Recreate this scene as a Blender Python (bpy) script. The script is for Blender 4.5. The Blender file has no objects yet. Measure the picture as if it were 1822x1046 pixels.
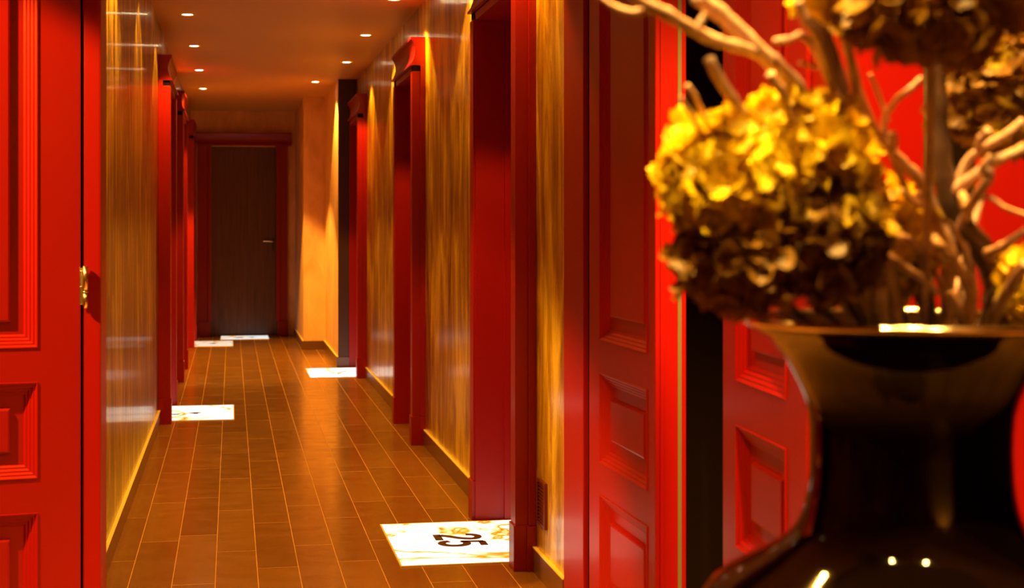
import bpy, bmesh, math, random
from mathutils import Vector, Matrix, noise as mnoise

sc = bpy.context.scene
COL = sc.collection
random.seed(7)

# ------------------------------------------------------------------ camera
F, VX, HY, EYE = 2750.0, 412.0, 399.0, 1.25          # focal px, vanishing point x, horizon y, eye height
YAW = math.atan((911 - VX) / F)
CS, SN = math.cos(YAW), math.sin(YAW)
cam = bpy.data.cameras.new('camera')
camo = bpy.data.objects.new('camera', cam)
COL.objects.link(camo)
camo.location = (0, 0, EYE)
camo.rotation_euler = (math.pi / 2, 0, -YAW)
cam.sensor_width = 36
cam.lens = F / 1822 * 36
cam.shift_y = -(523 - HY) / 1822
cam.clip_end = 60
cam.dof.use_dof = True
cam.dof.focus_distance = 6.2
cam.dof.aperture_fstop = 4.8
sc.camera = camo

# ------------------------------------------------------------------ world, exposure
w = bpy.data.worlds.new('world')
sc.world = w
w.use_nodes = True
w.node_tree.nodes['Background'].inputs[0].default_value = (1, 0.4, 0.08, 1)
w.node_tree.nodes['Background'].inputs[1].default_value = 0.02
sc.view_settings.view_transform = 'Standard'
sc.view_settings.look = 'None'
sc.view_settings.exposure = 0.0
sc.view_settings.gamma = 1.0
sc.view_settings.use_curve_mapping = False

WARM = (1.0, 0.46, 0.05)
FLOWER = (1.0, 0.62, 0.13)
PI = math.pi


def lamp(kind, loc, power, color=WARM, rot=(0, 0, 0), parent=None, **kw):
    l = bpy.data.lights.new('lamp', kind)
    l.energy = power
    l.color = color
    for k, v in kw.items():
        setattr(l, k, v)
    o = bpy.data.objects.new('lamp', l)
    o.location = loc
    o.rotation_euler = rot
    COL.objects.link(o)
    if parent:
        o.parent = parent
    return o


# ------------------------------------------------------------------ helpers
def mesh(bm, name, mat, parent=None, smooth=False):
    me = bpy.data.meshes.new(name)
    bmesh.ops.recalc_face_normals(bm, faces=bm.faces[:])
    bm.to_mesh(me)
    bm.free()
    for m in (mat if isinstance(mat, (list, tuple)) else [mat]):
        me.materials.append(m)
    if smooth:
        for p in me.polygons:
            p.use_smooth = True
    o = bpy.data.objects.new(name, me)
    COL.objects.link(o)
    if parent:
        o.parent = parent
    return o


def empty(name, loc=(0, 0, 0), rz=0.0, parent=None):
    o = bpy.data.objects.new(name, None)
    o.empty_display_size = 0.05
    o.location = loc
    o.rotation_euler = (0, 0, rz)
    COL.objects.link(o)
    if parent:
        o.parent = parent
    return o


def tag(o, label=None, cat=None, group=None, kind=None):
    if label:
        o['label'] = label
    if cat:
        o['category'] = cat
    if group:
        o['group'] = group
    if kind:
        o['kind'] = kind
    return o


def box(bm, x0, x1, y0, y1, z0, z1, bev=0.0):
    x0, x1 = min(x0, x1), max(x0, x1)
    y0, y1 = min(y0, y1), max(y0, y1)
    r = bmesh.ops.create_cube(bm, size=1.0)
    vs = r['verts']
    for v in vs:
        v.co = Vector((x0 + (v.co.x + .5) * (x1 - x0), y0 + (v.co.y + .5) * (y1 - y0), z0 + (v.co.z + .5) * (z1 - z0)))
    if bev > 0:
        es = set()
        for v in vs:
            es.update(v.link_edges)
        bmesh.ops.bevel(bm, geom=list(es), offset=bev, segments=2, profile=0.7, affect='EDGES')


def boxobj(name, mat, x0, x1, y0, y1, z0, z1, parent=None, bev=0.0):
    bm = bmesh.new()
    box(bm, x0, x1, y0, y1, z0, z1, bev)
    return mesh(bm, name, mat, parent)


def prism(bm, pts, axis, a, b):
    """extrude a 2D outline along x or y.  axis 'y': pts=(x,z); axis 'x': pts=(y,z)"""
    def P(p, t):
        return (p[0], t, p[1]) if axis == 'y' else (t, p[0], p[1])
    A = [bm.verts.new(P(p, a)) for p in pts]
    B = [bm.verts.new(P(p, b)) for p in pts]
    n = len(pts)
    bm.faces.new(A)
    bm.faces.new(B[::-1])
    for i in range(n):
        bm.faces.new((A[i], B[i], B[(i + 1) % n], A[(i + 1) % n]))


def lathe(bm, prof, n=64, cx=0, cy=0):
    rings = []
    for r, z in prof:
        rings.append([bm.verts.new((cx + r * math.cos(2 * PI * i / n), cy + r * math.sin(2 * PI * i / n), z)) for i in range(n)])
    for a, b in zip(rings, rings[1:]):
        for i in range(n):
            bm.faces.new((a[i], a[(i + 1) % n], b[(i + 1) % n], b[i]))
    return rings


def smooth_path(pts, rad, sub=5):
    P = [Vector(p) for p in pts]
    out, ro = [], []
    n = len(P)
    for i in range(n - 1):
        p0 = P[max(i - 1, 0)]
        p1, p2 = P[i], P[i + 1]
        p3 = P[min(i + 2, n - 1)]
        for k in range(sub):
            t = k / sub
            out.append(0.5 * ((2 * p1) + (-p0 + p2) * t + (2 * p0 - 5 * p1 + 4 * p2 - p3) * t * t + (-p0 + 3 * p1 - 3 * p2 + p3) * t ** 3))
            ro.append(rad[i] + (rad[i + 1] - rad[i]) * t)
    out.append(P[-1])
    ro.append(rad[-1])
    return out, ro


def tube(bm, pts, rad, n=10, sub=5, knob=0.0, seed=0):
    if not isinstance(rad, (list, tuple)):
        rad = [rad] * len(pts)
    P, R = smooth_path(pts, rad, sub)
    rings = []
    up = Vector((0.31, 0.2, 0.93))
    for i, p in enumerate(P):
        d = (P[min(i + 1, len(P) - 1)] - P[max(i - 1, 0)]).normalized()
        s = d.cross(up)
        if s.length < .05:
            s = d.cross(Vector((1, 0, 0)))
        s.normalize()
        u = s.cross(d).normalized()
        r = R[i] * (1 + knob * 0.6 * math.sin(i * 1.7 + seed) + (knob if i % 5 == 0 else 0))
        ring = []
        for k in range(n):
            a = 2 * PI * k / n
            q = p + (s * math.cos(a) + u * math.sin(a)) * r
            if knob:
                q += (q - p) * knob * 0.8 * mnoise.noise(q * 60 + Vector((seed, 0, 0)))
            ring.append(bm.verts.new(q))
        rings.append(ring)
    for a, b in zip(rings, rings[1:]):
        for i in range(n):
            bm.faces.new((a[i], a[(i + 1) % n], b[(i + 1) % n], b[i]))
    for ring, e in ((rings[0], P[0]), (rings[-1], P[-1])):
        c = bm.verts.new(e)
        for i in range(n):
            bm.faces.new((ring[i], ring[(i + 1) % n], c))


# ------------------------------------------------------------------ materials
def newmat(name):
    m = bpy.data.materials.new(name)
    m.use_nodes = True
    return m, m.node_tree, m.node_tree.nodes['Principled BSDF']


def plain(name, col, rough=0.4, metal=0.0, coat=0.0, coat_r=0.1, spec=0.5, bump=0.0, bscale=30):
    m, nt, b = newmat(name)
    b.inputs['Base Color'].default_value = (*col, 1)
    b.inputs['Roughness'].default_value = rough
    b.inputs['Metallic'].default_value = metal
    b.inputs['Coat Weight'].default_value = coat
    b.inputs['Coat Roughness'].default_value = coat_r
    b.inputs['Specular IOR Level'].default_value = spec
    if bump:
        n = nt.nodes.new('ShaderNodeTexNoise')
        n.inputs['Scale'].default_value = bscale
        tc = nt.nodes.new('ShaderNodeTexCoord')
        nt.links.new(tc.outputs['Object'], n.inputs['Vector'])
        bp = nt.nodes.new('ShaderNodeBump')
        bp.inputs['Strength'].default_value = bump
        bp.inputs['Distance'].default_value = 0.01
        nt.links.new(n.outputs['Fac'], bp.inputs['Height'])
        nt.links.new(bp.outputs['Normal'], b.inputs['Normal'])
    return m


def emis(name, col, s):
    m, nt, b = newmat(name)
    b.inputs['Base Color'].default_value = (0, 0, 0, 1)
    b.inputs['Emission Color'].default_value = (*col, 1)
    b.inputs['Emission Strength'].default_value = s
    return m


class N:
    """tiny node-graph helper"""
    def __init__(self, nt):
        self.nt = nt

    def node(self, t, **kw):
        n = self.nt.nodes.new(t)
        for k, v in kw.items():
            setattr(n, k, v)
        return n

    def lk(self, a, b):
        self.nt.links.new(a, b)

    def math(self, op, a, b=None, c=None):
        n = self.nt.nodes.new('ShaderNodeMath')
        n.operation = op
        for i, v in enumerate((a, b, c)):
            if v is None:
                continue
            if isinstance(v, (int, float)):
                n.inputs[i].default_value = v
            else:
                self.lk(v, n.inputs[i])
        return n.outputs[0]

    def ramp(self, fac, stops):
        n = self.nt.nodes.new('ShaderNodeValToRGB')
        el = n.color_ramp.elements
        while len(el) < len(stops):
            el.new(0.5)
        for e, (p, c) in zip(el, stops):
            e.position = p
            e.color = (*c, 1) if len(c) == 3 else c
        self.lk(fac, n.inputs[0])
        return n.outputs['Color']

    def mix(self, fac, a, b):
        n = self.nt.nodes.new('ShaderNodeMix')
        n.data_type = 'RGBA'
        for sock, v in ((n.inputs[0], fac), (n.inputs[6], a), (n.inputs[7], b)):
            if isinstance(v, (int, float)):
                sock.default_value = v
            elif isinstance(v, tuple):
                sock.default_value = (*v, 1)
            else:
                self.lk(v, sock)
        return n.outputs[2]

    def noise(self, vec, scale, detail=3, rough=0.5, dist=0.0):
        n = self.nt.nodes.new('ShaderNodeTexNoise')
        n.inputs['Scale'].default_value = scale
        n.inputs['Detail'].default_value = detail
        n.inputs['Roughness'].default_value = rough
        n.inputs['Distortion'].default_value = dist
        self.lk(vec, n.inputs['Vector'])
        return n.outputs['Fac']

    def mapping(self, vec, scale=(1, 1, 1), loc=(0, 0, 0), rot=(0, 0, 0)):
        n = self.nt.nodes.new('ShaderNodeMapping')
        n.inputs['Scale'].default_value = scale
        n.inputs['Location'].default_value = loc
        n.inputs['Rotation'].default_value = rot
        self.lk(vec, n.inputs['Vector'])
        return n.outputs['Vector']

    def obj(self):
        return self.nt.nodes.new('ShaderNodeTexCoord').outputs['Object']

    def bump(self, h, strength, dist=0.01):
        n = self.nt.nodes.new('ShaderNodeBump')
        n.inputs['Strength'].default_value = strength
        n.inputs['Distance'].default_value = dist
        self.lk(h, n.inputs['Height'])
        return n.outputs['Normal']


def red_lacquer():
    m, nt, b = newmat('red_lacquer')
    g = N(nt)
    v = g.obj()
    b.inputs['Base Color'].default_value = (0.29, 0.002, 0.0008, 1)
    b.inputs['Roughness'].default_value = 0.42
    b.inputs['Specular IOR Level'].default_value = 0.36
    b.inputs['Coat Weight'].default_value = 0.10
    b.inputs['Coat Roughness'].default_value = 0.16
    n = g.noise(v, 9, 2)
    g.lk(g.bump(n, 0.05, 0.01), b.inputs['Normal'])
    return m


def gold_plaster(name='gold_plaster', stops=((0.14, 0.052, 0.003), (0.50, 0.28, 0.012), (0.95, 0.70, 0.04))):
    m, nt, b = newmat(name)
    g = N(nt)
    v = g.obj()
    st = g.noise(g.mapping(v, (3.4, 3.4, 0.75)), 1.6, 6, 0.62, 1.3)
    fine = g.noise(g.mapping(v, (30, 30, 1.6)), 2.0, 5, 0.65, 0.5)
    blot = g.noise(g.mapping(v, (1.5, 1.5, 0.9)), 1.3, 3, 0.5, 0.8)
    f = g.math('ADD', g.math('MULTIPLY', st, 0.55), g.math('ADD', g.math('MULTIPLY', fine, 0.14), g.math('MULTIPLY', blot, 0.36)))
    c = g.ramp(f, [(0.40, stops[0]), (0.52, stops[1]), (0.62, stops[2])])
    g.lk(c, b.inputs['Base Color'])
    b.inputs['Metallic'].default_value = 0.25
    rr = g.ramp(fine, [(0.3, (0.26, 0.26, 0.26)), (0.7, (0.42, 0.42, 0.42))])
    g.lk(rr, b.inputs['Roughness'])
    b.inputs['Coat Weight'].default_value = 0.6
    b.inputs['Coat Roughness'].default_value = 0.06
    b.inputs['Coat IOR'].default_value = 1.5
    ridge = g.noise(g.mapping(v, (4, 4, 2.2)), 2.2, 6, 0.62, 1.8)
    h = g.math('ADD', g.math('MULTIPLY', st, 0.5), ridge)
    nb = g.bump(h, 0.32, 0.012)
    g.lk(nb, b.inputs['Normal'])
    nb2 = g.bump(g.math('ADD', h, g.math('MULTIPLY', fine, 1.2)), 0.10, 0.008)
    g.lk(nb2, b.inputs['Coat Normal'])
    return m


def pale_plaster():
    m, nt, b = newmat('pale_plaster')
    g = N(nt)
    v = g.obj()
    f = g.noise(g.mapping(v, (3, 3, 1.2)), 2.0, 5, 0.6, 0.7)
    c = g.ramp(f, [(0.3, (0.62, 0.34, 0.15)), (0.7, (0.88, 0.55, 0.28))])
    g.lk(c, b.inputs['Base Color'])
    b.inputs['Roughness'].default_value = 0.55
    g.lk(g.bump(f, 0.15, 0.01), b.inputs['Normal'])
    return m


def floor_tiles():
    m, nt, b = newmat('plank_floor_tiles')
    g = N(nt)
    v = g.obj()
    sep = g.node('ShaderNodeSeparateXYZ')
    g.lk(v, sep.inputs[0])
    X, Y = sep.outputs[0], sep.outputs[1]
    W, L = 0.148, 0.86
    xr = g.math('DIVIDE', g.math('ADD', X, 0.056 + W * 40), W)
    row = g.math('FLOOR', xr)
    fx = g.math('FRACT', xr)
    wn = g.node('ShaderNodeTexWhiteNoise', noise_dimensions='1D')
    g.lk(row, wn.inputs['W'])
    yr = g.math('ADD', g.math('DIVIDE', Y, L), g.math('MULTIPLY', wn.outputs['Value'], 7.0))
    cell = g.math('FLOOR', yr)
    fy = g.math('FRACT', yr)
    ex = g.math('MULTIPLY', g.math('MINIMUM', fx, g.math('SUBTRACT', 1, fx)), W)
    ey = g.math('MULTIPLY', g.math('MINIMUM', fy, g.math('SUBTRACT', 1, fy)), L)
    e = g.math('MINIMUM', ex, ey)
    gm = g.math('SMOOTH_MIN', g.math('DIVIDE', e, 0.0022), 1.0, 0.1)   # 0 in joint, 1 on tile
    cmb = g.node('ShaderNodeCombineXYZ')
    g.lk(row, cmb.inputs[0])
    g.lk(cell, cmb.inputs[1])
    wn2 = g.node('ShaderNodeTexWhiteNoise', noise_dimensions='2D')
    g.lk(cmb.outputs[0], wn2.inputs['Vector'])
    grain = g.noise(g.mapping(v, (55, 5, 1)), 1.0, 5, 0.6, 0.4)
    mott = g.noise(g.mapping(v, (6, 9, 1)), 1.0, 4, 0.6, 0.2)
    t = g.math('ADD', g.math('MULTIPLY', wn2.outputs['Value'], 0.45), g.math('ADD', g.math('MULTIPLY', grain, 0.25), g.math('MULTIPLY', mott, 0.3)))
    c = g.ramp(t, [(0.15, (0.18, 0.078, 0.016)), (0.85, (0.27, 0.130, 0.028))])
    col = g.mix(gm, (0.62, 0.36, 0.14), c)  # joints coloured light to paint in the glint of bevelled tile edges
    g.lk(col, b.inputs['Base Color'])
    r = g.ramp(mott, [(0.3, (0.13, 0.13, 0.13)), (0.7, (0.24, 0.24, 0.24))])
    rr = g.mix(gm, (0.5, 0.5, 0.5), r)
    g.lk(rr, b.inputs['Roughness'])
    b.inputs['Specular IOR Level'].default_value = 0.95
    h = g.math('ADD', g.math('MULTIPLY', gm, 0.8), g.math('MULTIPLY', mott, 0.25))
    g.lk(g.bump(h, 0.22, 0.004), b.inputs['Normal'])
    return m


def ceiling_paint():
    m, nt, b = newmat('ceiling_paint')
    b.inputs['Base Color'].default_value = (0.64, 0.34, 0.06, 1)
    b.inputs['Roughness'].default_value = 0.42
    return m


def onyx(name, seed, strength=3.0, tint=(1, 0.97, 0.86)):
    m, nt, b = newmat(name)
    g = N(nt)
    v = g.mapping(g.obj(), (1, 1, 1), (seed * 3.7, seed * 1.9, 0))
    warp = g.noise(v, 1.5, 4, 0.55, 0.9)
    vein = g.math('ABSOLUTE', g.math('SUBTRACT', warp, 0.5))
    fine = g.noise(g.mapping(v, (2.5, 9, 1), (4, 1, 0), (0, 0, 0.25)), 1.6, 5, 0.65, 1.0)
    v2 = g.math('ABSOLUTE', g.math('SUBTRACT', fine, 0.5))
    thick = g.noise(v, 1.4, 2)
    c1 = g.ramp(vein, [(0.0, (0.40, 0.10, 0.005)), (0.006, (0.85, 0.34, 0.02)), (0.022, (1, 0.82, 0.45)), (0.042, tint)])
    c2 = g.ramp(v2, [(0.0, (0.78, 0.62, 0.36)), (0.014, (1, 0.93, 0.75)), (0.03, (1, 1, 1))])
    mul = g.node('ShaderNodeMix', data_type='RGBA', blend_type='MULTIPLY')
    mul.inputs[0].default_value = 1
    g.lk(c1, mul.inputs[6])
    g.lk(c2, mul.inputs[7])
    g.lk(mul.outputs[2], b.inputs['Emission Color'])
    b.inputs['Emission Strength'].default_value = strength
    b.inputs['Base Color'].default_value = (0.3, 0.25, 0.18, 1)
    b.inputs['Roughness'].default_value = 0.12
    return m


def bark(name, lo, hi):
    m, nt, b = newmat(name)
    g = N(nt)
    v = g.obj()
    f = g.noise(g.mapping(v, (30, 30, 14)), 1.6, 4, 0.6, 0.5)
    c = g.ramp(f, [(0.3, lo), (0.7, hi)])
    g.lk(c, b.inputs['Base Color'])
    b.inputs['Roughness'].default_value = 0.55
    g.lk(g.bump(f, 0.3, 0.004), b.inputs['Normal'])
    return m


def dark_wood():
    m, nt, b = newmat('dark_wood_veneer')
    g = N(nt)
    v = g.obj()
    f = g.noise(g.mapping(v, (22, 22, 1.2)), 1.6, 5, 0.6, 0.4)
    c = g.ramp(f, [(0.3, (0.070, 0.022, 0.010)), (0.7, (0.15, 0.052, 0.022))])
    g.lk(c, b.inputs['Base Color'])
    b.inputs['Roughness'].default_value = 0.35
    return m


def petal_mat(name, hi, lo, at_=(0.35, 0.62)):
    m, nt, b = newmat(name)
    g = N(nt)
    v = g.obj()
    f = g.noise(v, 22, 3, 0.6, 0.3)
    c = g.ramp(f, [(at_[0], lo), (at_[1], hi)])
    g.lk(c, b.inputs['Base Color'])
    b.inputs['Roughness'].default_value = 0.42
    b.inputs['Specular IOR Level'].default_value = 0.35
    tr = g.node('ShaderNodeBsdfTranslucent')
    g.lk(c, tr.inputs['Color'])
    mx = g.node('ShaderNodeMixShader')
    mx.inputs[0].default_value = 0.28
    out = nt.nodes['Material Output']
    g.lk(b.outputs[0], mx.inputs[1])
    g.lk(tr.outputs[0], mx.inputs[2])
    g.lk(mx.outputs[0], out.inputs['Surface'])
    return m


M_RED = red_lacquer()
M_GOLD = gold_plaster()
M_GOLDD = gold_plaster('bronze_streaked_plaster', ((0.035, 0.012, 0.002), (0.12, 0.058, 0.005), (0.50, 0.36, 0.025)))
M_PALE = pale_plaster()
M_FLOOR = floor_tiles()
M_CEIL = ceiling_paint()
M_DWOOD = dark_wood()
M_BASE = plain('brown_skirting', (0.13, 0.055, 0.025), 0.3, coat=0.3)
M_CAP = plain('gold_trim_lit_edge', (0.95, 0.78, 0.22), 0.35, metal=0.2)  # gold trim; also paints the lit top edge of the skirting
M_BROWN = plain('dark_brown_paint', (0.055, 0.022, 0.014), 0.45)
M_DARK = plain('shade_black', (0.008, 0.003, 0.003), 0.7, spec=0.15)  # black that paints in the shade of gaps, recesses and unlit walls
M_SEAL = plain('grey_smoke_seal', (0.14, 0.15, 0.15), 0.5)
M_STEEL = plain('brushed_steel', (0.75, 0.70, 0.62), 0.25, metal=1.0)
M_VASE = plain('black_gloss_glaze', (0.004, 0.0015, 0.001), 0.045, spec=0.42)
M_RIM = plain('polished_rim', (0.92, 0.78, 0.62), 0.15, metal=1.0)
M_INK = plain('brown_inlay', (0.055, 0.018, 0.003), 0.4)
M_LENS = emis('lamp_lens', (1, 0.86, 0.5), 22)
M_BARK = bark('bark', (0.24, 0.12, 0.08), (0.62, 0.38, 0.30))
M_TRUNK = bark('backlit_trunk_bark', (0.02, 0.006, 0.004), (0.08, 0.03, 0.02))  # bark darkened to paint in the backlit shade of the trunks
M_VENT = plain('oxblood_enamel', (0.10, 0.012, 0.006), 0.35)
M_PET = petal_mat('yellow_dried_petals', (0.95, 0.72, 0.012), (0.52, 0.31, 0.010))
M_PETB = petal_mat('brown_shaded_dried_petals', (0.44, 0.23, 0.015), (0.20, 0.085, 0.010))  # brown petals, with shade under the bouquet put into the colour
M_PETM = petal_mat('mixed_dried_petals', (0.62, 0.42, 0.012), (0.16, 0.07, 0.010), (0.50, 0.66))
M_STEM = plain('brown_green_stem', (0.10, 0.07, 0.02), 0.5)

# ------------------------------------------------------------------ key dimensions
XR, XL = 1.08, -0.45          # corridor wall faces
FR, FL = 1.005, -0.375        # casing faces
CZ = 2.52                     # corridor ceiling
FZ = 2.70                     # foyer ceiling
YE = 17.60                    # end wall
Y0R, Y0L = 4.945, 4.70         # where the corridor walls begin

# ------------------------------------------------------------------ floor, ceiling
bm = bmesh.new()
box(bm, -3.2, 3.2, -4.2, 18.0, -0.08, 0.0)
tag(mesh(bm, 'floor', M_FLOOR), 'brown wood-look plank tile floor with edge glints painted into the joints', 'floor', kind='structure')
bm = bmesh.new()
box(bm, -0.9, 1.7, 4.86, 18.0, CZ, CZ + 0.1)
tag(mesh(bm, 'ceiling', M_CEIL), 'low warm-lit corridor ceiling with recessed spotlights', 'ceiling', kind='structure')
bm = bmesh.new()
box(bm, -3.2, 3.2, -4.2, 4.86, FZ, FZ + 0.1)
tag(mesh(bm, 'ceiling_foyer', M_CEIL), 'higher ceiling of the foyer', 'ceiling', kind='structure')


# ------------------------------------------------------------------ corridor walls
def wall_run(bm, x0, x1, y0, y1, openings, top):
    """box run along y with door openings (ya, yb) up to 2.12"""
    y = y0
    for ya, yb in openings:
        box(bm, x0, x1, y, ya, 0, top)
        box(bm, x0, x1, ya, yb, 2.13, top)
        y = yb
    box(bm, x0, x1, y, y1, 0, top)


R_OPEN = [(5.565, 6.46), (8.79, 9.665), (12.65, 13.575)]
L_OPEN = [(9.98, 10.92), (12.60, 13.62), (16.04, 16.95)]
bm = bmesh.new()
wall_run(bm, XR, XR + 0.24, Y0R, 13.58, R_OPEN, CZ)
tag(mesh(bm, 'wall_right', M_GOLD), 'gold polished-plaster right wall of the corridor', 'wall', kind='structure')
bm = bmesh.new()
wall_run(bm, XL - 0.24, XL, Y0L, YE, L_OPEN, CZ)
tag(mesh(bm, 'wall_left', M_GOLDD), 'glossy gold-brown left wall of the corridor', 'wall', kind='structure')
# stepped piers narrowing the far end on the right
tag(boxobj('wall_pilaster', M_BROWN, 0.92, XR + 0.24, 13.58, 13.62, 0, CZ), 'narrow dark brown wall face beyond third right doorway', 'wall', kind='structure')
tag(boxobj('wall_pier', M_PALE, 0.92, XR + 0.24, 13.62, 15.52, 0, CZ), 'peach-lit wall pier beyond the third right doorway', 'wall', kind='structure')
tag(boxobj('wall_pier_inner', M_PALE, 0.706, XR + 0.24, 15.52, YE, 0, CZ), 'orange wall pier nearest the end door', 'wall', kind='structure')
# end wall around the door
bm = bmesh.new()
box(bm, XL - 0.24, -0.24, YE, YE + 0.16, 0, CZ)
box(bm, 0.513, 1.32, YE, YE + 0.16, 0, CZ)
box(bm, -0.24, 0.513, YE, YE + 0.16, 2.12, CZ)
tag(mesh(bm, 'wall_end', M_PALE), 'end wall of the corridor above the dark door', 'wall', kind='structure')

# foyer shell
bm = bmesh.new()
box(bm, -3.2, 3.2, -4.2, -4.08, 0, FZ)
tag(mesh(bm, 'wall_back', M_PALE), kind='structure')
bm = bmesh.new()
box(bm, -3.2, -3.1, -4.08, 4.9, 0, FZ)
tag(mesh(bm, 'wall_foyer_left', M_GOLD), kind='structure')
bm = bmesh.new()
box(bm, 3.1, 3.2, -4.08, 4.9, 0, FZ)
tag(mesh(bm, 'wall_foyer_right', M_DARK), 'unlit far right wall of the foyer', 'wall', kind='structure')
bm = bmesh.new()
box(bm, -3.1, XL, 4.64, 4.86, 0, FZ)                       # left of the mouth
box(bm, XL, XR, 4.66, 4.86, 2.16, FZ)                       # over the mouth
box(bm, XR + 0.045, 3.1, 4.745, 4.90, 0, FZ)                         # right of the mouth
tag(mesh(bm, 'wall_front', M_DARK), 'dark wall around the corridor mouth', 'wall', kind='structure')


# ------------------------------------------------------------------ baseboards
def baseboard(name, side, segs, label):
    root = empty(name, (0, 0, 0))
    tag(root, label, 'baseboard', kind='structure')
    bm, bc = bmesh.new(), bmesh.new()
    for (x, ya, yb) in segs:
        d = 0.013 * side
        box(bm, x + d, x, ya, yb, 0, 0.086)
        box(bc, x + d * 1.1, x, ya, yb, 0.086, 0.091)
    mesh(bm, 'skirting', M_BASE, root)
    mesh(bc, 'lit_edge_strip', M_CAP, root)  # gold strip standing in for light on the skirting top
    return root


baseboard('baseboard_right', -1, [(XR, 4.95, 5.475), (XR, 6.55, 8.70), (XR, 9.755, 12.56), (0.92, 13.60, 15.52), (0.706, 15.53, 17.58)],
          'brown skirting with its lit top edge coloured gold along right wall')
bm = bmesh.new()
box(bm, 0.693, 0.92, 15.507, 15.52, 0, 0.088)
box(bm, 0.905, 1.05, 13.567, 13.58, 0, 0.088)
tag(mesh(bm, 'baseboard_pier', M_BASE), 'brown skirting across the front of the peach pier', 'baseboard', kind='structure')
baseboard('baseboard_left', 1, [(XL, 4.71, 9.89), (XL, 11.01, 12.51), (XL, 13.71, 15.95), (XL, 17.04, 17.58)],
          'brown skirting with its lit top edge coloured gold along left wall')


# ------------------------------------------------------------------ doorways along the corridor
def doorway(idx, side, ya, yb, label, far=True, near_w=0.09):
    """side +1: right wall (casing protrudes to -x), -1: left wall"""
    root = empty('door_%d' % idx, (XR if side > 0 else XL, (ya + yb) / 2, 0))
    tag(root, label, 'doorway', kind='structure')
    ox, oy = root.location.x, root.location.y
    s = -side                                     # direction into the corridor
    prot = 0.075
    H0 = 2.15

    def cas(y0, y1, front):
        bm = bmesh.new()
        # main board plus a slim stepped back-band at the wall
        box(bm, 0, s * prot, y0 - oy, y1 - oy, 0.165, H0 - 0.034, 0.003)
        yo = (y0 - 0.012, y0) if front else (y1, y1 + 0.012)
        box(bm, 0, s * 0.028, yo[0] - oy, yo[1] - oy, 0.165, H0, 0.002)
        mesh(bm, 'casing', M_RED, root)
        boxobj('neck', M_DARK, 0, s * (prot - 0.006), y0 + 0.006 - oy, y1 - 0.006 - oy, H0 - 0.034, H0, root)  # black strip painting in the shade under the cornice
        bm = bmesh.new()
        box(bm, 0, s * (prot + 0.006), y0 - 0.004 - oy, y1 + 0.004 - oy, 0.0, 0.165, 0.003)
        box(bm, 0, s * 0.034, yo[0] - 0.004 - oy, yo[1] + 0.004 - oy, 0.0, 0.163, 0.002)
        mesh(bm, 'plinth', M_RED, root)
    cas(ya - near_w, ya, True)
    if far:
        cas(yb, yb + near_w, False)
    # hood: cove-profiled cornice board across the top
    y0, y1 = ya - near_w - 0.006, (yb + near_w + 0.006 if far else yb - 0.002)
    prof = [(0, H0), (s * (prot + 0.010), H0), (s * (prot + 0.010), H0 + 0.010)]
    for k in range(9):
        t = k / 8
        prof.append((s * (prot + 0.006 - 0.022 * math.sin(PI * t) ** 0.8), H0 + 0.012 + 0.132 * t))
    prof += [(s * (prot + 0.008), H0 + 0.148), (s * (prot + 0.008), H0 + 0.160), (0, H0 + 0.160)]
    bm = bmesh.new()
    prism(bm, prof, 'y', y0 - oy, y1 - oy)
    mesh(bm, 'cornice', M_RED, root)
    # linings of the reveal and the door leaf set back
    dp = 0.24
    bm = bmesh.new()
    for y in (ya, yb):
        sg = 1 if y == ya else -1
        a, b_ = sorted((y, y + sg * 0.018))
        box(bm, s * (prot - 0.008), -s * (dp - 0.02), a - oy, b_ - oy, 0, 2.13)
        a, b_ = sorted((y, y + sg * 0.034))
        box(bm, -s * 0.055, -s * (dp - 0.06), a - oy, b_ - oy, 0, 2.12)
    box(bm, s * (prot - 0.008), -s * (dp - 0.02), ya - oy, yb - oy, 2.112, 2.145)
    mesh(bm, 'door_lining', M_RED, root)
    leaf = boxobj('door_leaf', M_RED, -s * 0.18, -s * 0.225, ya + 0.02 - oy, yb - 0.02 - oy, 0.006, 2.11, root, 0.002)
    hb = bmesh.new()
    hx = -s * 0.18
    tube(hb, [(hx, yb - 0.09 - oy, 1.02), (hx + s * 0.045, yb - 0.09 - oy, 1.02), (hx + s * 0.05, yb - 0.13 - oy, 1.02), (hx + s * 0.05, yb - 0.21 - oy, 1.02)], 0.008, 8, 3)
    mesh(hb, 'door_handle', M_STEEL, leaf, True)
    return root


doorway(1, 1, *R_OPEN[0], 'red doorway beside the floor panel reading 25')
doorway(2, 1, *R_OPEN[1], 'middle red doorway on the right wall')
doorway(3, 1, *R_OPEN[2], 'farthest red doorway on the right wall', far=False)
doorway(4, -1, *L_OPEN[0], 'nearest red doorway on the left wall')
doorway(5, -1, *L_OPEN[1], 'middle dark red doorway on the left wall')
doorway(6, -1, *L_OPEN[2], 'farthest bright red doorway on the left wall')

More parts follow.
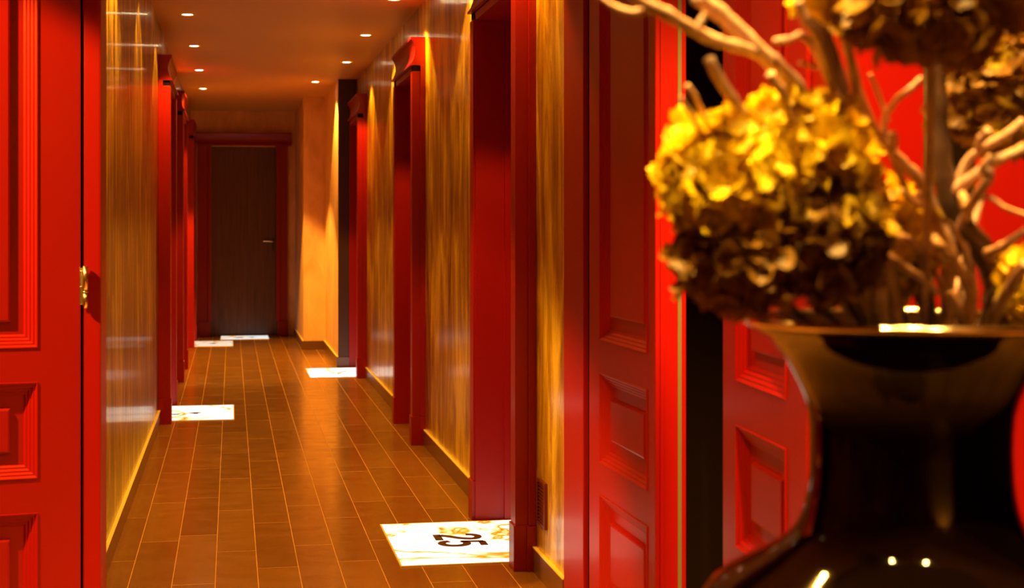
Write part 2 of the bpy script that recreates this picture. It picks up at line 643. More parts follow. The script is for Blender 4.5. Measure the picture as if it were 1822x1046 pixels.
# ------------------------------------------------------------------ end door
root = tag(empty('door_7', (0.135, YE, 0)), 'dark brown wooden door at the end of the corridor', 'door', kind='structure')
ox = 0.135
leaf = boxobj('door_leaf', M_DWOOD, -0.24 + 0.006 - ox, 0.513 - 0.006 - ox, 0.03, 0.075, 0.006, 2.11, root, 0.002)
for x0, x1 in ((-0.372, -0.24), (0.513, 0.622)):
    bm = bmesh.new()
    box(bm, x0 - ox, x1 - ox, -0.035, 0.0, 0.165, 2.13, 0.004)
    inner = x1 if x0 < 0 else x0
    box(bm, inner - 0.02 - ox, inner + 0.02 - ox, -0.048, 0.0, 0.165, 2.13, 0.004)
    mesh(bm, 'casing', M_RED, root)
    boxobj('plinth', M_RED, x0 - 0.004 - ox, x1 + 0.004 - ox, -0.052, 0, 0, 0.165, root, 0.003)
bm = bmesh.new()
prof = [(0, 2.13), (-0.055, 2.13), (-0.055, 2.148)]
for k in range(7):
    t = k / 6
    prof.append((-0.05 + 0.012 * math.sin(PI * t) - 0.035 * t * t, 2.15 + 0.105 * t))
prof += [(-0.09, 2.262), (-0.09, 2.276), (0, 2.276)]
prism(bm, prof, 'x', -0.385 - ox, 0.665 - ox)
mesh(bm, 'cornice', M_RED, root)
bm = bmesh.new()
box(bm, 0.445 - ox, 0.475 - ox, 0.024, 0.03, 0.95, 1.09, 0.002)
mesh(bm, 'handle_plate', M_BROWN, leaf)
bm = bmesh.new()
tube(bm, [(0.46 - ox, 0.03, 1.055), (0.46 - ox, -0.02, 1.055), (0.44 - ox, -0.03, 1.057), (0.38 - ox, -0.03, 1.062), (0.345 - ox, -0.026, 1.058)], 0.009, 8, 4)
mesh(bm, 'door_handle', M_STEEL, leaf, True)


# ------------------------------------------------------------------ foyer door frame at the corridor mouth
root = tag(empty('door_8', (0.3, 4.6, 0)), 'plain red frame at the mouth of the corridor', 'door frame', kind='structure')
boxobj('jamb', M_RED, -0.414 - 0.3, -0.363 - 0.3, -0.09, 0.10, 0, 2.16, root, 0.006)
boxobj('jamb', M_RED, 1.069 - 0.3, 1.12 - 0.3, 0.06, 0.345, 0, 2.16, root, 0.004)
boxobj('door_header', M_RED, -0.45 - 0.3, 1.08 - 0.3, 0.0, 0.10, 2.16, 2.24, root, 0.004)
bm = bmesh.new()
box(bm, -0.45 - 0.3, -0.414 - 0.3, -0.03, 0.05, 0, 2.16)
box(bm, 1.085 - 0.3, 1.12 - 0.3, 0.03, 0.06, 0, 2.16)
mesh(bm, 'rebate', M_DARK, root)


# ------------------------------------------------------------------ panelled red door leaves
def panel_loft(bm, x0, x1, z0, z1, yf, sgn):
    """stepped moulding, flat recess and raised field; yf = face y, sgn -1 faces -y"""
    prof = [(0, 0), (0.0005, 0.003), (0.0030, 0.003), (0.0088, -0.0035), (0.0125, -0.0035), (0.0183, -0.010),
            (0.0220, -0.010), (0.0278, -0.0165), (0.0315, -0.0165), (0.0373, -0.0225), (0.0440, -0.0225),
            (0.072, -0.0225), (0.0740, -0.0130), (0.079, -0.0115)]
    loops = []
    for t, d in prof:
        y = yf + sgn * d
        loops.append([bm.verts.new(c) for c in ((x0 + t, y, z0 + t), (x1 - t, y, z0 + t), (x1 - t, y, z1 - t), (x0 + t, y, z1 - t))])
    for a, b_ in zip(loops, loops[1:]):
        for i in range(4):
            bm.faces.new((a[i], a[(i + 1) % 4], b_[(i + 1) % 4], b_[i]))
    bm.faces.new(loops[-1])


PANELS = [(0.13, 0.445), (0.54, 0.81), (0.905, 1.97)]


def leaf_door(loc, ang, width, thick, st0, st1, label, panels=PANELS, hinges=True, seal=True, height=2.10):
    """local x runs from the hinge, front face looks to -y"""
    r = empty('panelled_door', (loc[0], loc[1], 0.0), ang)
    tag(r, label, 'door', 'red panelled door leaves')
    x0, x1 = 0.0, width
    bm = bmesh.new()
    z0, z1 = 0.006, height
    # stiles, rails (flush), core behind the panels
    box(bm, x0, st0, 0, thick, z0, z1)
    box(bm, x1 - st1, x1, 0, thick, z0, z1)
    zs = [z0] + [v for p in panels for v in p] + [z1]
    for i in range(0, len(zs), 2):
        box(bm, st0, x1 - st1, 0, thick, zs[i], zs[i + 1])
    for a, b_ in panels:
        box(bm, st0, x1 - st1, 0.0230, thick - 0.0230, a, b_)
    mesh(bm, 'leaf_frame', M_RED, r)
    for a, b_ in panels:
        bm = bmesh.new()
        panel_loft(bm, st0, x1 - st1, a, b_, 0, -1)
        panel_loft(bm, st0, x1 - st1, a, b_, thick, 1)
        mesh(bm, 'panel', M_RED, r)
    if seal:
        bm = bmesh.new()
        box(bm, x1 - 0.002, x1 + 0.0025, thick * 0.73, thick * 0.85, z0, z1)
        mesh(bm, 'seal_strip', M_SEAL, r)
        bm = bmesh.new()
        box(bm, x1 - 0.001, x1 + 0.003, 0.001, thick * 0.12, z0, z1, 0.001)
        box(bm, x1 - 0.001, x1 + 0.005, thick * 0.16, thick * 0.28, z0, z1, 0.001)
        mesh(bm, 'edge_bead', M_RED, r)
    return r


def hinge(parent, x, y, z, h=0.118):
    bm = bmesh.new()
    tube(bm, [(x, y, z - h / 2), (x, y, z - h * 0.13)], 0.0068, 12, 2)
    tube(bm, [(x, y, z - h * 0.10), (x, y, z + h / 2)], 0.0075, 12, 2)
    tube(bm, [(x, y, z - h * 0.13), (x, y, z - h * 0.10)], 0.0088, 12, 2)
    box(bm, x - 0.016, x - 0.004, y + 0.004, y + 0.0075, z - h * 0.42, z + h * 0.46, 0.001)
    for q in (0.38, -0.0, ):
        bmesh.ops.create_uvsphere(bm, u_segments=8, v_segments=6, radius=0.0035, matrix=Matrix.Translation((x - 0.012, y + 0.003, z + h * q)))
    mesh(bm, 'hinge', M_STEEL, parent, True)


# left leaf, folded back and facing the viewer (local x runs to the left -> mirrored by building to -x)
def leaf_left():
    wid, th = 0.80, 0.05
    r = leaf_door((-0.419, 4.505), 0.0, wid, th, 0.115, 0.115, 'red panelled door folded back at the left edge beside the steel hinge', seal=False)
    # mirror geometry so that it extends to the left of its hinge
    for ch in r.children:
        for v in ch.data.vertices:
            v.co.x = -v.co.x
        ch.data.flip_normals()
    r.rotation_euler = (0, 0, math.radians(10.5))
    return r


ll = leaf_left()
hinge(ll, 0.0125, -0.012, 1.073)
# right leaf 1: parallel to the corridor, its edge towards us; local +x points towards the camera
a1 = math.atan2(-0.70, 0.013)
r1 = leaf_door((1.0775, 4.612), a1, 0.70, 0.084, 0.128, 0.072, 'red panelled door edge-on with grey seal, just right of gold wall')
for ch in list(r1.children):          # the leaf's thickness lies to the right of its corridor face
    pass
# (front face looks to local -y = towards the corridor)
a2 = math.atan2(-0.612, -0.037)
r2 = leaf_door((1.0995, 3.372), a2, 0.613, 0.055, 0.115, 0.125, 'red panelled door seen left of the black vase neck, past dark gap', seal=False)
# fixed post behind the vase
root = tag(empty('door_9', (1.18, 2.72, 0)), 'bright red door post behind the vase and flowers', 'door frame', kind='structure')
boxobj('post', M_RED, 1.070 - 1.18, 1.292 - 1.18, -0.05, 0.03, 0, 2.2, root, 0.003)
boxobj('seal_strip', M_SEAL, 1.256 - 1.18, 1.274 - 1.18, -0.053, -0.049, 0, 2.2, root)
boxobj('edge_bead', M_RED, 1.078 - 1.18, 1.092 - 1.18, -0.056, -0.049, 0, 2.2, root, 0.002)
r3 = leaf_door((1.342, 2.60), math.radians(-6), 0.85, 0.05, 0.135, 0.115, 'red panelled door at the right edge behind the branches', seal=False)
# partition coloured black for the dark opening behind the leaves
tag(boxobj('wall_partition', M_DARK, 1.55, 1.63, 2.75, 4.74, 0, FZ), 'wall coloured black for the shade between the open red doors', 'wall', kind='structure')
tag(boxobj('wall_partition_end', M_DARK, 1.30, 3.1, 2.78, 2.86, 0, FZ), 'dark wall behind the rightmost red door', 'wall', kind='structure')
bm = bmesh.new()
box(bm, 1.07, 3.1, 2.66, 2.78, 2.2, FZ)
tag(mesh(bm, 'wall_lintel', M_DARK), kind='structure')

# ------------------------------------------------------------------ ventilation grille
g0 = tag(empty('vent_grille', (XR, 5.33, 0.268)), 'small dark louvred vent low on gold wall beside doorway 25', 'vent')
bm = bmesh.new()
for (ya, yb, za, zb) in ((-0.068, -0.056, -0.080, 0.080), (0.056, 0.068, -0.080, 0.080), (-0.056, 0.056, -0.080, -0.069), (-0.056, 0.056, 0.069, 0.080)):
    box(bm, -0.011, 0.0, ya, yb, za, zb)
mesh(bm, 'frame', M_VENT, g0)
boxobj('backing', M_DARK, -0.002, 0.0, -0.056, 0.056, -0.069, 0.069, g0)
for k in range(11):
    z = -0.062 + k * 0.0124
    bm = bmesh.new()
    prism(bm, [(-0.0095, z - 0.003), (-0.0025, z + 0.003), (-0.0025, z + 0.0045), (-0.0095, z - 0.0015)], 'y', -0.055, 0.055)
    mesh(bm, 'louvre', M_VENT, g0)


# ------------------------------------------------------------------ glowing onyx floor panels
def floor_panel(x0, x1, y0, y1, mat, label, glyph=None, side=1):
    cx, cy = (x0 + x1) / 2, (y0 + y1) / 2
    r = tag(empty('floor_light_panel', (cx, cy, 0)), label, 'floor panel', 'glowing stone panels set in the floor')
    bm = bmesh.new()
    box(bm, x0 - cx, x1 - cx, y0 - cy, y1 - cy, 0.0005, 0.004, 0.001)
    mesh(bm, 'stone_panel', mat, r)
    bm = bmesh.new()
    t = 0.006
    for a in ((x0 - t, x0, y0 - t, y1 + t), (x1, x1 + t, y0 - t, y1 + t), (x0, x1, y0 - t, y0), (x0, x1, y1, y1 + t)):
        box(bm, a[0] - cx, a[1] - cx, a[2] - cy, a[3] - cy, 0.0002, 0.0045)
    mesh(bm, 'metal_trim', M_CAP, r)
    if glyph:
        glyph(r, cx, cy)
    return r


def stroke(bm, pts, wid, z=0.0052):
    """flat brush stroke with varying width, lying in the xy plane"""
    P, W = smooth_path([(p[0], p[1], 0) for p in pts], wid, 6)
    L, Rr = [], []
    for i, p in enumerate(P):
        d = P[min(i + 1, len(P) - 1)] - P[max(i - 1, 0)]
        n = Vector((-d.y, d.x, 0)).normalized()
        L.append(p + n * W[i] / 2)
        Rr.append(p - n * W[i] / 2)
    zt, zb = z, z - 0.0014
    vs = [[bm.verts.new((q.x, q.y, zz)) for q in arr] for arr, zz in ((L, zt), (Rr, zt), (L, zb), (Rr, zb))]
    for i in range(len(P) - 1):
        bm.faces.new((vs[0][i], vs[0][i + 1], vs[1][i + 1], vs[1][i]))
        bm.faces.new((vs[2][i], vs[3][i], vs[3][i + 1], vs[2][i + 1]))
        bm.faces.new((vs[0][i], vs[2][i], vs[2][i + 1], vs[0][i + 1]))
        bm.faces.new((vs[1][i], vs[1][i + 1], vs[3][i + 1], vs[3][i]))
    for i in (0, len(P) - 1):
        bm.faces.new((vs[0][i], vs[1][i], vs[3][i], vs[2][i]))


def digit(bm, strokes, ox, oy, h):
    """glyph space: u to the right, v up (0..1). Top of the figure points to +x, reading direction towards -y"""
    for pts, wd in strokes:
        stroke(bm, [(ox + v * h, oy - u * h) for u, v in pts], [q * h * 1.2 for q in wd])


TWO = [([(0.075, 0.70), (0.10, 0.82), (0.19, 0.91), (0.30, 0.935), (0.42, 0.91), (0.515, 0.82), (0.51, 0.68), (0.44, 0.54), (0.32, 0.41), (0.19, 0.28), (0.09, 0.13)],
        [0.15, 0.15, 0.14, 0.13, 0.14, 0.15, 0.16, 0.16, 0.15, 0.15, 0.15]),
       ([(0.0, 0.07), (0.3, 0.07), (0.59, 0.07)], [0.14, 0.14, 0.14])]
FIVE = [([(0.55, 0.935), (0.35, 0.935), (0.13, 0.935)], [0.13, 0.13, 0.13]),
        ([(0.165, 0.97), (0.13, 0.72), (0.105, 0.49)], [0.13, 0.13, 0.12]),
        ([(0.07, 0.505), (0.16, 0.575), (0.29, 0.60), (0.42, 0.56), (0.51, 0.44), (0.515, 0.30), (0.46, 0.16), (0.33, 0.075), (0.20, 0.075), (0.095, 0.14), (0.055, 0.25)],
         [0.10, 0.13, 0.14, 0.15, 0.16, 0.16, 0.15, 0.14, 0.14, 0.15, 0.15])]


def number_25(r, cx, cy):
    bm = bmesh.new()
    h = 0.185
    digit(bm, TWO, 0.795 - cx, 6.155 - cy, h)
    digit(bm, FIVE, 0.795 - cx, 6.030 - cy, h)
    mesh(bm, 'number', M_INK, r)


def faint_marks(spots):
    def f(r, cx, cy):
        bm = bmesh.new()
        for (x, y, a, b_) in spots:
            stroke(bm, [(x - cx - a / 2, y - cy - 0.01), (x - cx, y - cy + 0.012), (x - cx + a / 2, y - cy)], [b_, b_ * 0.8, b_])
        mesh(bm, 'number', M_INK, r)
    return f


floor_panel(0.612, 1.262, 5.62, 6.41, onyx('onyx_a', 1.0, 1.5), 'large glowing veined stone floor panel marked 25', number_25)
floor_panel(0.632, 1.262, 12.66, 13.46, onyx('onyx_b', 5.3, 1.6, (1, 1, 1)), 'white glowing floor panel at the farthest doorway on the right', faint_marks([(0.86, 13.0, 0.10, 0.05), (0.93, 13.12, 0.05, 0.04)]))
floor_panel(-0.63, 0.012, 10.04, 10.84, onyx('onyx_c', 2.4, 1.5, (1, 1, 0.9)), 'glowing veined floor panel at the nearest left doorway', faint_marks([(-0.235, 10.40, 0.045, 0.09), (-0.36, 10.36, 0.05, 0.05)]))
floor_panel(-0.63, 0.012, 16.10, 16.80, onyx('onyx_d', 8.2, 0.8, (1, 0.9, 0.75)), 'dim peach floor panel at the farthest left doorway', faint_marks([(-0.19, 16.45, 0.04, 0.09)]))
floor_panel(-0.115, 0.40, 17.02, 17.54, onyx('onyx_e', 3.1, 1.1, (0.72, 0.84, 1.0)), 'bluish white floor panel right before the dark end door', faint_marks([(0.08, 17.26, 0.09, 0.09), (0.22, 17.28, 0.05, 0.09)]))


# ------------------------------------------------------------------ recessed spotlights
def spotlight(x, y, z, power, label, group, size=1.72, blend=0.22, tgt=None, r=0.034, col=WARM):
    t = tag(empty('ceiling_spotlight', (x, y, z)), label, 'spotlight', group)
    bm = bmesh.new()
    lathe(bm, [(r + 0.013, 0.0), (r + 0.012, -0.004), (r + 0.002, -0.005), (r, -0.002), (r, 0.0)], 28)
    mesh(bm, 'trim_ring', M_CAP, t, True)
    bm = bmesh.new()
    rings = lathe(bm, [(r * 0.98, -0.0015), (r * 0.7, -0.0045), (r * 0.35, -0.006)], 24)
    bm.faces.new(rings[-1])
    mesh(bm, 'lamp_lens', M_LENS, t, True)
    rot = (0, 0, 0)
    if tgt:
        d = Vector(tgt) - Vector((x, y, z))
        rot = d.to_track_quat('-Z', 'Y').to_euler()
    lamp('SPOT', (0, 0, -0.02), power, col, rot, t, spot_size=size, spot_blend=blend, shadow_soft_size=0.03)
    return t


LP = 92
LG = 'recessed spotlights along the left side of the ceiling'
RG = 'recessed spotlights along the right side of the ceiling'
for y, lab in ((9.54, 'nearest recessed spotlight in view on the ceiling\'s left side'), (11.21, 'second recessed spotlight from the front, ceiling\'s left side'),
               (12.96, 'third recessed spotlight from the front, ceiling\'s left side'), (14.72, 'farthest recessed spotlight on the left, in bright orange glow'),
               (7.82, 'recessed spotlight above the glossy left wall, out of view'), (6.10, 'recessed spotlight by the corridor mouth, left side')):
    spotlight(-0.262, y, CZ, LP * (5 if y > 14 else 2.2 if y < 7 else 1), lab, LG)
for x, y, lab in ((0.885, 10.37, 'recessed spotlight just above the middle right doorway'), (0.885, 12.12, 'recessed spotlight just before the farthest right doorway'),
                  (0.733, 13.84, 'recessed spotlight before the peach wall pier'), (0.90, 8.69, 'recessed spotlight cut by the top edge of the photo'),
                  (0.89, 6.97, 'recessed spotlight over the wall past doorway 25'), (0.89, 5.43, 'recessed spotlight over the vent grille')):
    spotlight(x, y, CZ, LP * (1.7 if y > 13 else 1), lab, RG)
# foyer spots over the vase arrangement and doors; some are added fill
spotlight(0.20, 1.25, FZ, 420, 'foyer spotlight aimed at the flowers from the left', 'foyer spotlights', 0.9, 0.5, (0.68, 1.6, 1.3), col=FLOWER)
spotlight(0.80, 0.95, FZ, 150, 'foyer spotlight aimed at the branches from the front', 'foyer spotlights', 0.8, 0.5, (0.85, 1.7, 1.3), col=FLOWER)
spotlight(1.17, 3.13, FZ, 1000, 'added fill spotlight above the gap between the open doors', 'foyer spotlights', 1.6, 0.8)  # added to brighten the near edge of the open leaf
spotlight(-1.85, 3.68, FZ, 1050, 'foyer spotlight beside the left door', 'foyer spotlights', 0.80, 0.3, (-0.65, 4.48, 1.05))
spotlight(0.25, 2.9, FZ, 200, 'added fill spotlight in front of the corridor mouth', 'foyer spotlights', 1.9, 0.7)  # added fill for the right-hand door leaves
spotlight(0.90, 1.9, FZ, 540, 'added fill spotlight in front of the red post', 'foyer spotlights', 1.9, 0.8)  # added to light the post and the panel mouldings
spotlight(1.9, -3.2, FZ, 200, 'added unseen wall-washer spotlight by the back wall', 'foyer spotlights', 1.9, 0.6, (1.9, -4.1, 1.9))  # added out of view so the left door reflects a lit wall


# ------------------------------------------------------------------ vase
def at(px, py, zc):
    X = (px - VX) * zc / F * CS
    return Vector((X, (zc - X * SN) / CS, EYE - (py - HY) * zc / F))


VZ = 1.8
vc = at(1619, 575, VZ)
k = VZ / F
prof_px = [(572, 296), (580, 288), (593, 266), (606, 249), (622, 234), (640, 221), (656, 212), (680, 199), (704, 188), (733, 180), (765, 177), (800, 176), (840, 177),
           (870, 180), (898, 185), (920, 192), (945, 205), (965, 224), (985, 254), (1005, 290), (1029, 330), (1046, 353)]
prof = [(r * k, EYE - (y - HY) * k) for y, r in prof_px]
prof += [(0.262, 0.78), (0.285, 0.72), (0.292, 0.64), (0.285, 0.54), (0.26, 0.42), (0.225, 0.28), (0.19, 0.15), (0.168, 0.06), (0.165, 0.0)]
zt = prof[0][1]
outer = list(prof)
inner = [(max(r - 0.010, 0.01), z) for r, z in prof if z > 0.5]
vroot = tag(empty('vase', (vc.x, vc.y, 0)), 'large black glossy waisted vase holding hydrangeas and branches', 'vase')
bm = bmesh.new()
pts = outer[::-1] + [(outer[0][0] - 0.004, zt + 0.003)] + inner
rg = lathe(bm, pts, 96)
bm.faces.new(rg[0])
bm.faces.new(rg[-1])
mesh(bm, 'vase_body', M_VASE, vroot, True)
bm = bmesh.new()
n = 96
R0 = outer[0][0] - 0.003
rr = [[bm.verts.new(((R0 + 0.0055 * math.cos(b)) * math.cos(a), (R0 + 0.0055 * math.cos(b)) * math.sin(a), zt + 0.002 + 0.0045 * math.sin(b)))
       for b in [2 * PI * j / 10 for j in range(10)]] for a in [2 * PI * i / n for i in range(n)]]
for i in range(n):
    for j in range(10):
        bm.faces.new((rr[i][j], rr[(i + 1) % n][j], rr[(i + 1) % n][(j + 1) % 10], rr[i][(j + 1) % 10]))
mesh(bm, 'rim', M_RIM, vroot, True)


# ------------------------------------------------------------------ hydrangeas
def petal(bm, origin, out, side, L, W, rnd):
    """a cupped, curled petal growing from origin along `side`, lifting towards `out`"""
    t = out.cross(side).normalized()
    nu, nv = 5, 4
    cup = rnd.uniform(0.15, 0.6)
    curl = rnd.uniform(-0.7, 0.9)
    lift = rnd.uniform(0.0, 0.7)
    tw = rnd.uniform(-0.5, 0.5)
    g = []
    for i in range(nu + 1):
        u = i / nu
        wdt = W * (0.18 + math.sin(PI * min(1, 0.12 + u * 0.80)) ** 0.8 * 0.95) * (1 if i < nu else 0.62)
        row = []
        for j in range(nv + 1):
            v = (j / nv - 0.5) * 2
            h = lift * u * L + curl * L * u * u * 0.5 + cup * wdt * v * v * 0.6 + tw * v * wdt * u * 0.5
            p = origin + side * (u * L * (1 - 0.15 * abs(curl))) + t * (v * wdt * 0.5) + out * h
            p += out * 0.0025 * math.sin(9 * u + 7 * v + tw * 9)
            row.append(bm.verts.new(p))
        g.append(row)
    for i in range(nu):
        for j in range(nv):
            bm.faces.new((g[i][j], g[i + 1][j], g[i + 1][j + 1], g[i][j + 1]))


def flower_head(bm, c, rad, count, size, rnd):
    """florets over an ellipsoid; rad = (rx, ry, rz)"""
    ga = PI * (3 - math.sqrt(5))
    for i in range(count):
        z = 1 - 2 * (i + 0.5) / count
        rr_ = math.sqrt(1 - z * z)
        a = ga * i + rnd.uniform(-0.25, 0.25)
        d = Vector((rr_ * math.cos(a), rr_ * math.sin(a), z + rnd.uniform(-0.08, 0.08))).normalized()
        q = rnd.uniform(0.80, 1.06)
        o = c + Vector((d.x * rad[0], d.y * rad[1], d.z * rad[2])) * q
        out = (d + Vector((rnd.uniform(-.45, .45), rnd.uniform(-.45, .45), rnd.uniform(-.3, .5)))).normalized()
        s0 = out.cross(Vector((rnd.uniform(-1, 1), rnd.uniform(-1, 1), rnd.uniform(-1, 1)))).normalized()
        s1 = out.cross(s0)
        for kk in range(4):
            b = kk * PI / 2 + rnd.uniform(-0.2, 0.2)
            s = s0 * math.cos(b) + s1 * math.sin(b)
            L = size * rnd.uniform(0.75, 1.2)
            petal(bm, o, out, s, L, L * rnd.uniform(0.75, 1.0), rnd)


def hydrangea(px, py, zc, rpx, rpy, count, size, mat, label, seed, foot=(1600, 640, 1.8), group='dried hydrangea heads in the vase', stem=None):
    rnd = random.Random(seed)
    c = at(px, py, zc)
    r = tag(empty('hydrangea', c), label, 'flower', group)
    bm = bmesh.new()
    rx, rz = rpx * zc / F, rpy * zc / F
    flower_head(bm, Vector((0, 0, 0)), (rx, (rx + rz) / 2, rz), count, size, rnd)
    # inner core of curled bracts fills the head
    flower_head(bm, Vector((0, 0, 0)), (rx * 0.6, rx * 0.6, rz * 0.6), count // 2, size, rnd)
    mesh(bm, 'petals', mat, r, True)
    bm = bmesh.new()
    ft = at(*foot) - c
    mid = ft * 0.45 + Vector((0, 0, -0.02))
    tube(bm, [(0, 0, 0.0), tuple(mid), tuple(ft)], [0.004, 0.005, 0.005], 8, 6)
    mesh(bm, 'stem', stem or M_STEM, r, True)
    return r


hydrangea(1300, 325, 1.66, 108, 112, 125, 0.0235, M_PET, 'yellow hydrangea head at the far left of the bouquet, against red door', 1, (1560, 640, 1.78))
hydrangea(1420, 285, 1.70, 118, 105, 125, 0.0235, M_PET, 'brightest yellow hydrangea head at the top left of the bouquet', 2, (1580, 640, 1.80))
hydrangea(1322, 455, 1.66, 112, 84, 120, 0.0210, M_PETB, 'brown shaded hydrangea head hanging over the rim, lowest left', 3, (1570, 640, 1.78))
hydrangea(1462, 425, 1.67, 112, 98, 130, 0.0210, M_PETM, 'brown and olive hydrangea head above the middle of the rim', 4, (1590, 640, 1.80))
hydrangea(1585, 430, 1.82, 70, 92, 60, 0.0210, M_PET, 'small yellow-green hydrangea head among the twigs above the rim', 5, (1630, 640, 1.84))
hydrangea(1840, 510, 1.80, 48, 56, 50, 0.020, M_PET, 'yellow hydrangea head cut by the right edge above the rim', 6, (1690, 640, 1.84))
hydrangea(1790, 160, 1.97, 105, 100, 80, 0.027, M_PETM, 'patchy brown and yellow hydrangea head high at the right edge', 7, (1660, 640, 1.84), stem=M_BARK)
hydrangea(1660, -5, 1.60, 150, 85, 80, 0.030, M_PETB, 'brown hydrangea head at the top edge over the branches', 8, (1640, 640, 1.82), stem=M_BARK)
hydrangea(1490, -42, 1.66, 60, 55, 50, 0.024, M_PET, 'yellow hydrangea head barely entering at the top edge', 9, (1610, 640, 1.80), stem=M_BARK)


# ------------------------------------------------------------------ branches
def branch(runs, label, seed, twigs=(), mat=None):
    """runs: polyline of (px, py, zc, radius_px)"""
    a = at(*runs[-1][:3])
    r = tag(empty('branch', a), label, 'branch', 'bare branches in the vase')
    bm = bmesh.new()
    tube(bm, [tuple(at(p[0], p[1], p[2]) - a) for p in runs], [p[3] * p[2] / F for p in runs], 12, 6, 0.10, seed)
    mesh(bm, 'limb', mat or M_BARK, r, True)
    for i, tw in enumerate(twigs):
        bm = bmesh.new()
        tube(bm, [tuple(at(p[0], p[1], p[2]) - a) for p in tw], [p[3] * p[2] / F for p in tw], 10, 5, 0.14, seed + i * 3.1)
        mesh(bm, 'twig', M_BARK, r, True)
    return r


V0 = (1640, 640, 1.80, 9)
branch([(1240, -6, 1.60, 15), (1290, 32, 1.62, 15), (1345, 85, 1.64, 15), (1400, 135, 1.67, 15), (1450, 200, 1.70, 14), (1510, 300, 1.74, 14), (1570, 450, 1.78, 15), (1600, 640, 1.80, 16)],
       'thick pale branch slanting across the top left of the bouquet', 1,
       [[(1345, 92, 1.64, 11), (1300, 80, 1.60, 10), (1262, 68, 1.58, 11), (1225, 48, 1.55, 10), (1185, 24, 1.53, 12), (1140, 2, 1.52, 10), (1120, -12, 1.51, 8)],
        [(1240, 58, 1.56, 8), (1246, 40, 1.56, 7), (1256, 24, 1.56, 6)],
        [(1165, 14, 1.53, 7), (1130, 22, 1.53, 6), (1096, 14, 1.53, 6), (1066, -6, 1.53, 5)]])
branch([(1262, 106, 1.58, 10), (1284, 148, 1.60, 10), (1312, 188, 1.62, 10), (1360, 270, 1.68, 10), (1480, 430, 1.76, 10), (1590, 640, 1.80, 10)],
       'cut stub of branch standing above the left hydrangea', 2)
branch([(1370, 132, 1.56, 8), (1382, 152, 1.57, 8), (1394, 172, 1.59, 8), (1440, 300, 1.70, 8), (1590, 640, 1.80, 8)], 'short pale stub poking up from the top of the yellow hydrangeas', 3)
branch([(1380, 74, 1.62, 7), (1405, 70, 1.64, 7), (1432, 66, 1.66, 7), (1470, 130, 1.72, 8), (1560, 380, 1.78, 9), (1610, 640, 1.8, 9)], 'short horizontal twig left of the dark trunk near the top', 4)
branch([(1222, 152, 1.60, 5), (1238, 174, 1.61, 5), (1262, 220, 1.64, 5), (1400, 420, 1.74, 6), (1580, 640, 1.80, 6)], 'thin twig tips at the far left above the flowers', 5,
       [[(1212, 172, 1.58, 3), (1222, 192, 1.59, 4), (1250, 240, 1.63, 5)]])
branch([(1420, 2, 1.62, 8), (1436, 42, 1.63, 8), (1450, 62, 1.64, 7), (1478, 150, 1.68, 8), (1530, 330, 1.75, 9), (1612, 640, 1.80, 10)], 'light-topped branch leaning left of the dark trunk', 6)
branch([(1440, -10, 1.74, 17), (1466, 70, 1.75, 18), (1494, 160, 1.76, 18), (1516, 240, 1.77, 17), (1560, 340, 1.79, 16), (1640, 520, 1.81, 16), (1660, 640, 1.82, 16)],
       'thick dark trunk slanting down from the top centre', 7,
       [[(1478, 222, 1.69, 7), (1492, 262, 1.69, 8), (1514, 288, 1.70, 8), (1544, 300, 1.72, 8), (1570, 330, 1.76, 8)],
        [(1452, 120, 1.70, 4), (1440, 116, 1.68, 4), (1426, 112, 1.66, 4)]], M_TRUNK)
branch([(1488, 20, 1.70, 9), (1500, 60, 1.70, 10), (1512, 100, 1.71, 9), (1530, 175, 1.73, 10), (1560, 240, 1.75, 10), (1605, 290, 1.77, 10), (1640, 330, 1.79, 11), (1690, 460, 1.81, 11), (1670, 640, 1.82, 11)],
       'curving grey-brown branch running between the two dark trunks', 8,
       [[(1585, 270, 1.74, 8), (1590, 255, 1.73, 8), (1588, 238, 1.72, 7)], [(1536, 210, 1.73, 6), (1520, 190, 1.70, 7), (1508, 168, 1.69, 6)]])
branch([(1655, -10, 1.78, 18), (1664, 100, 1.78, 19), (1668, 220, 1.79, 19), (1680, 320, 1.80, 20), (1702, 390, 1.81, 22), (1742, 440, 1.82, 24), (1768, 490, 1.83, 22), (1764, 560, 1.83, 20), (1720, 650, 1.84, 18)],
       'thickest dark trunk bending above the rim at the right', 9,
       [[(1690, 345, 1.80, 12), (1728, 318, 1.78, 11), (1770, 288, 1.76, 9), (1826, 262, 1.75, 9)],
        [(1760, 452, 1.79, 12), (1784, 440, 1.76, 9), (1805, 424, 1.74, 7), (1824, 410, 1.73, 6)]], M_TRUNK)
branch([(1764, 278, 1.72, 7), (1750, 298, 1.72, 8), (1762, 312, 1.72, 8), (1740, 345, 1.73, 9), (1722, 372, 1.75, 9), (1712, 350, 1.78, 8), (1720, 430, 1.81, 8), (1700, 640, 1.83, 8)],
       'crooked bright twig in front of the red door at right', 10)
branch([(1830, 384, 1.70, 4), (1790, 370, 1.72, 4), (1748, 352, 1.74, 4), (1700, 420, 1.80, 4), (1690, 640, 1.83, 4)], 'very thin straight twig reaching the right edge', 11)
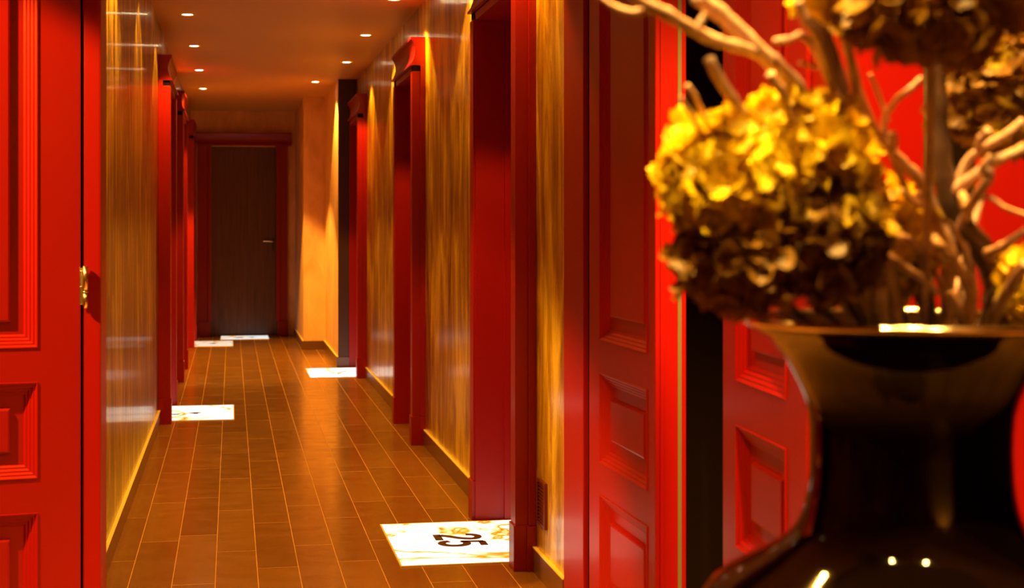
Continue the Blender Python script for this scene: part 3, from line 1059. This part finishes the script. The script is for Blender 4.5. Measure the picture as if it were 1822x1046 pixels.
branch([(1630, 345, 1.74, 8), (1655, 372, 1.73, 9), (1676, 420, 1.72, 11), (1700, 470, 1.72, 11), (1722, 505, 1.73, 12), (1726, 540, 1.75, 11), (1700, 640, 1.80, 10)],
       'pale knobbly branch looping down the centre toward the rim', 12,
       [[(1690, 520, 1.70, 8), (1702, 545, 1.70, 8), (1712, 580, 1.74, 8)], [(1660, 425, 1.70, 10), (1672, 442, 1.69, 12), (1684, 455, 1.70, 10)]])
branch([(1498, 404, 1.68, 6), (1540, 418, 1.68, 7), (1585, 424, 1.69, 7), (1625, 432, 1.72, 6), (1680, 520, 1.80, 6), (1690, 640, 1.82, 6)], 'horizontal pale twig crossing below the yellow leaves', 13,
       [[(1555, 438, 1.68, 6), (1600, 470, 1.68, 8), (1645, 500, 1.69, 7), (1668, 520, 1.71, 6)]])
branch([(1604, 340, 1.72, 5), (1650, 376, 1.73, 5), (1700, 412, 1.78, 5), (1735, 520, 1.82, 5), (1710, 640, 1.84, 5)], 'thin slanting twig left of the thickest trunk', 14)
branch([(1826, 470, 1.66, 10), (1800, 510, 1.69, 11), (1770, 560, 1.73, 12), (1735, 640, 1.80, 12)], 'stout branch leaving the vase toward the right edge', 15)
branch([(1562, 505, 1.66, 15), (1562, 545, 1.68, 15), (1566, 590, 1.73, 14), (1580, 650, 1.79, 12)], 'short upright pale stump behind the front of the rim', 16)
branch([(1640, 140, 1.72, 6), (1618, 160, 1.72, 6), (1590, 185, 1.73, 5), (1575, 240, 1.76, 6), (1640, 420, 1.80, 7), (1668, 640, 1.82, 8)], 'forked twig against the orange-red post', 17,
       [[(1548, 132, 1.72, 4), (1560, 160, 1.73, 4), (1580, 215, 1.75, 4)]])
branch([(1822, 215, 1.74, 8), (1790, 240, 1.75, 8), (1752, 262, 1.77, 8), (1715, 300, 1.79, 9), (1690, 400, 1.81, 9), (1680, 640, 1.82, 9)], 'brown twig branching toward the upper right edge', 18,
       [[(1760, 232, 1.74, 8), (1748, 246, 1.75, 8), (1740, 262, 1.77, 7)]])
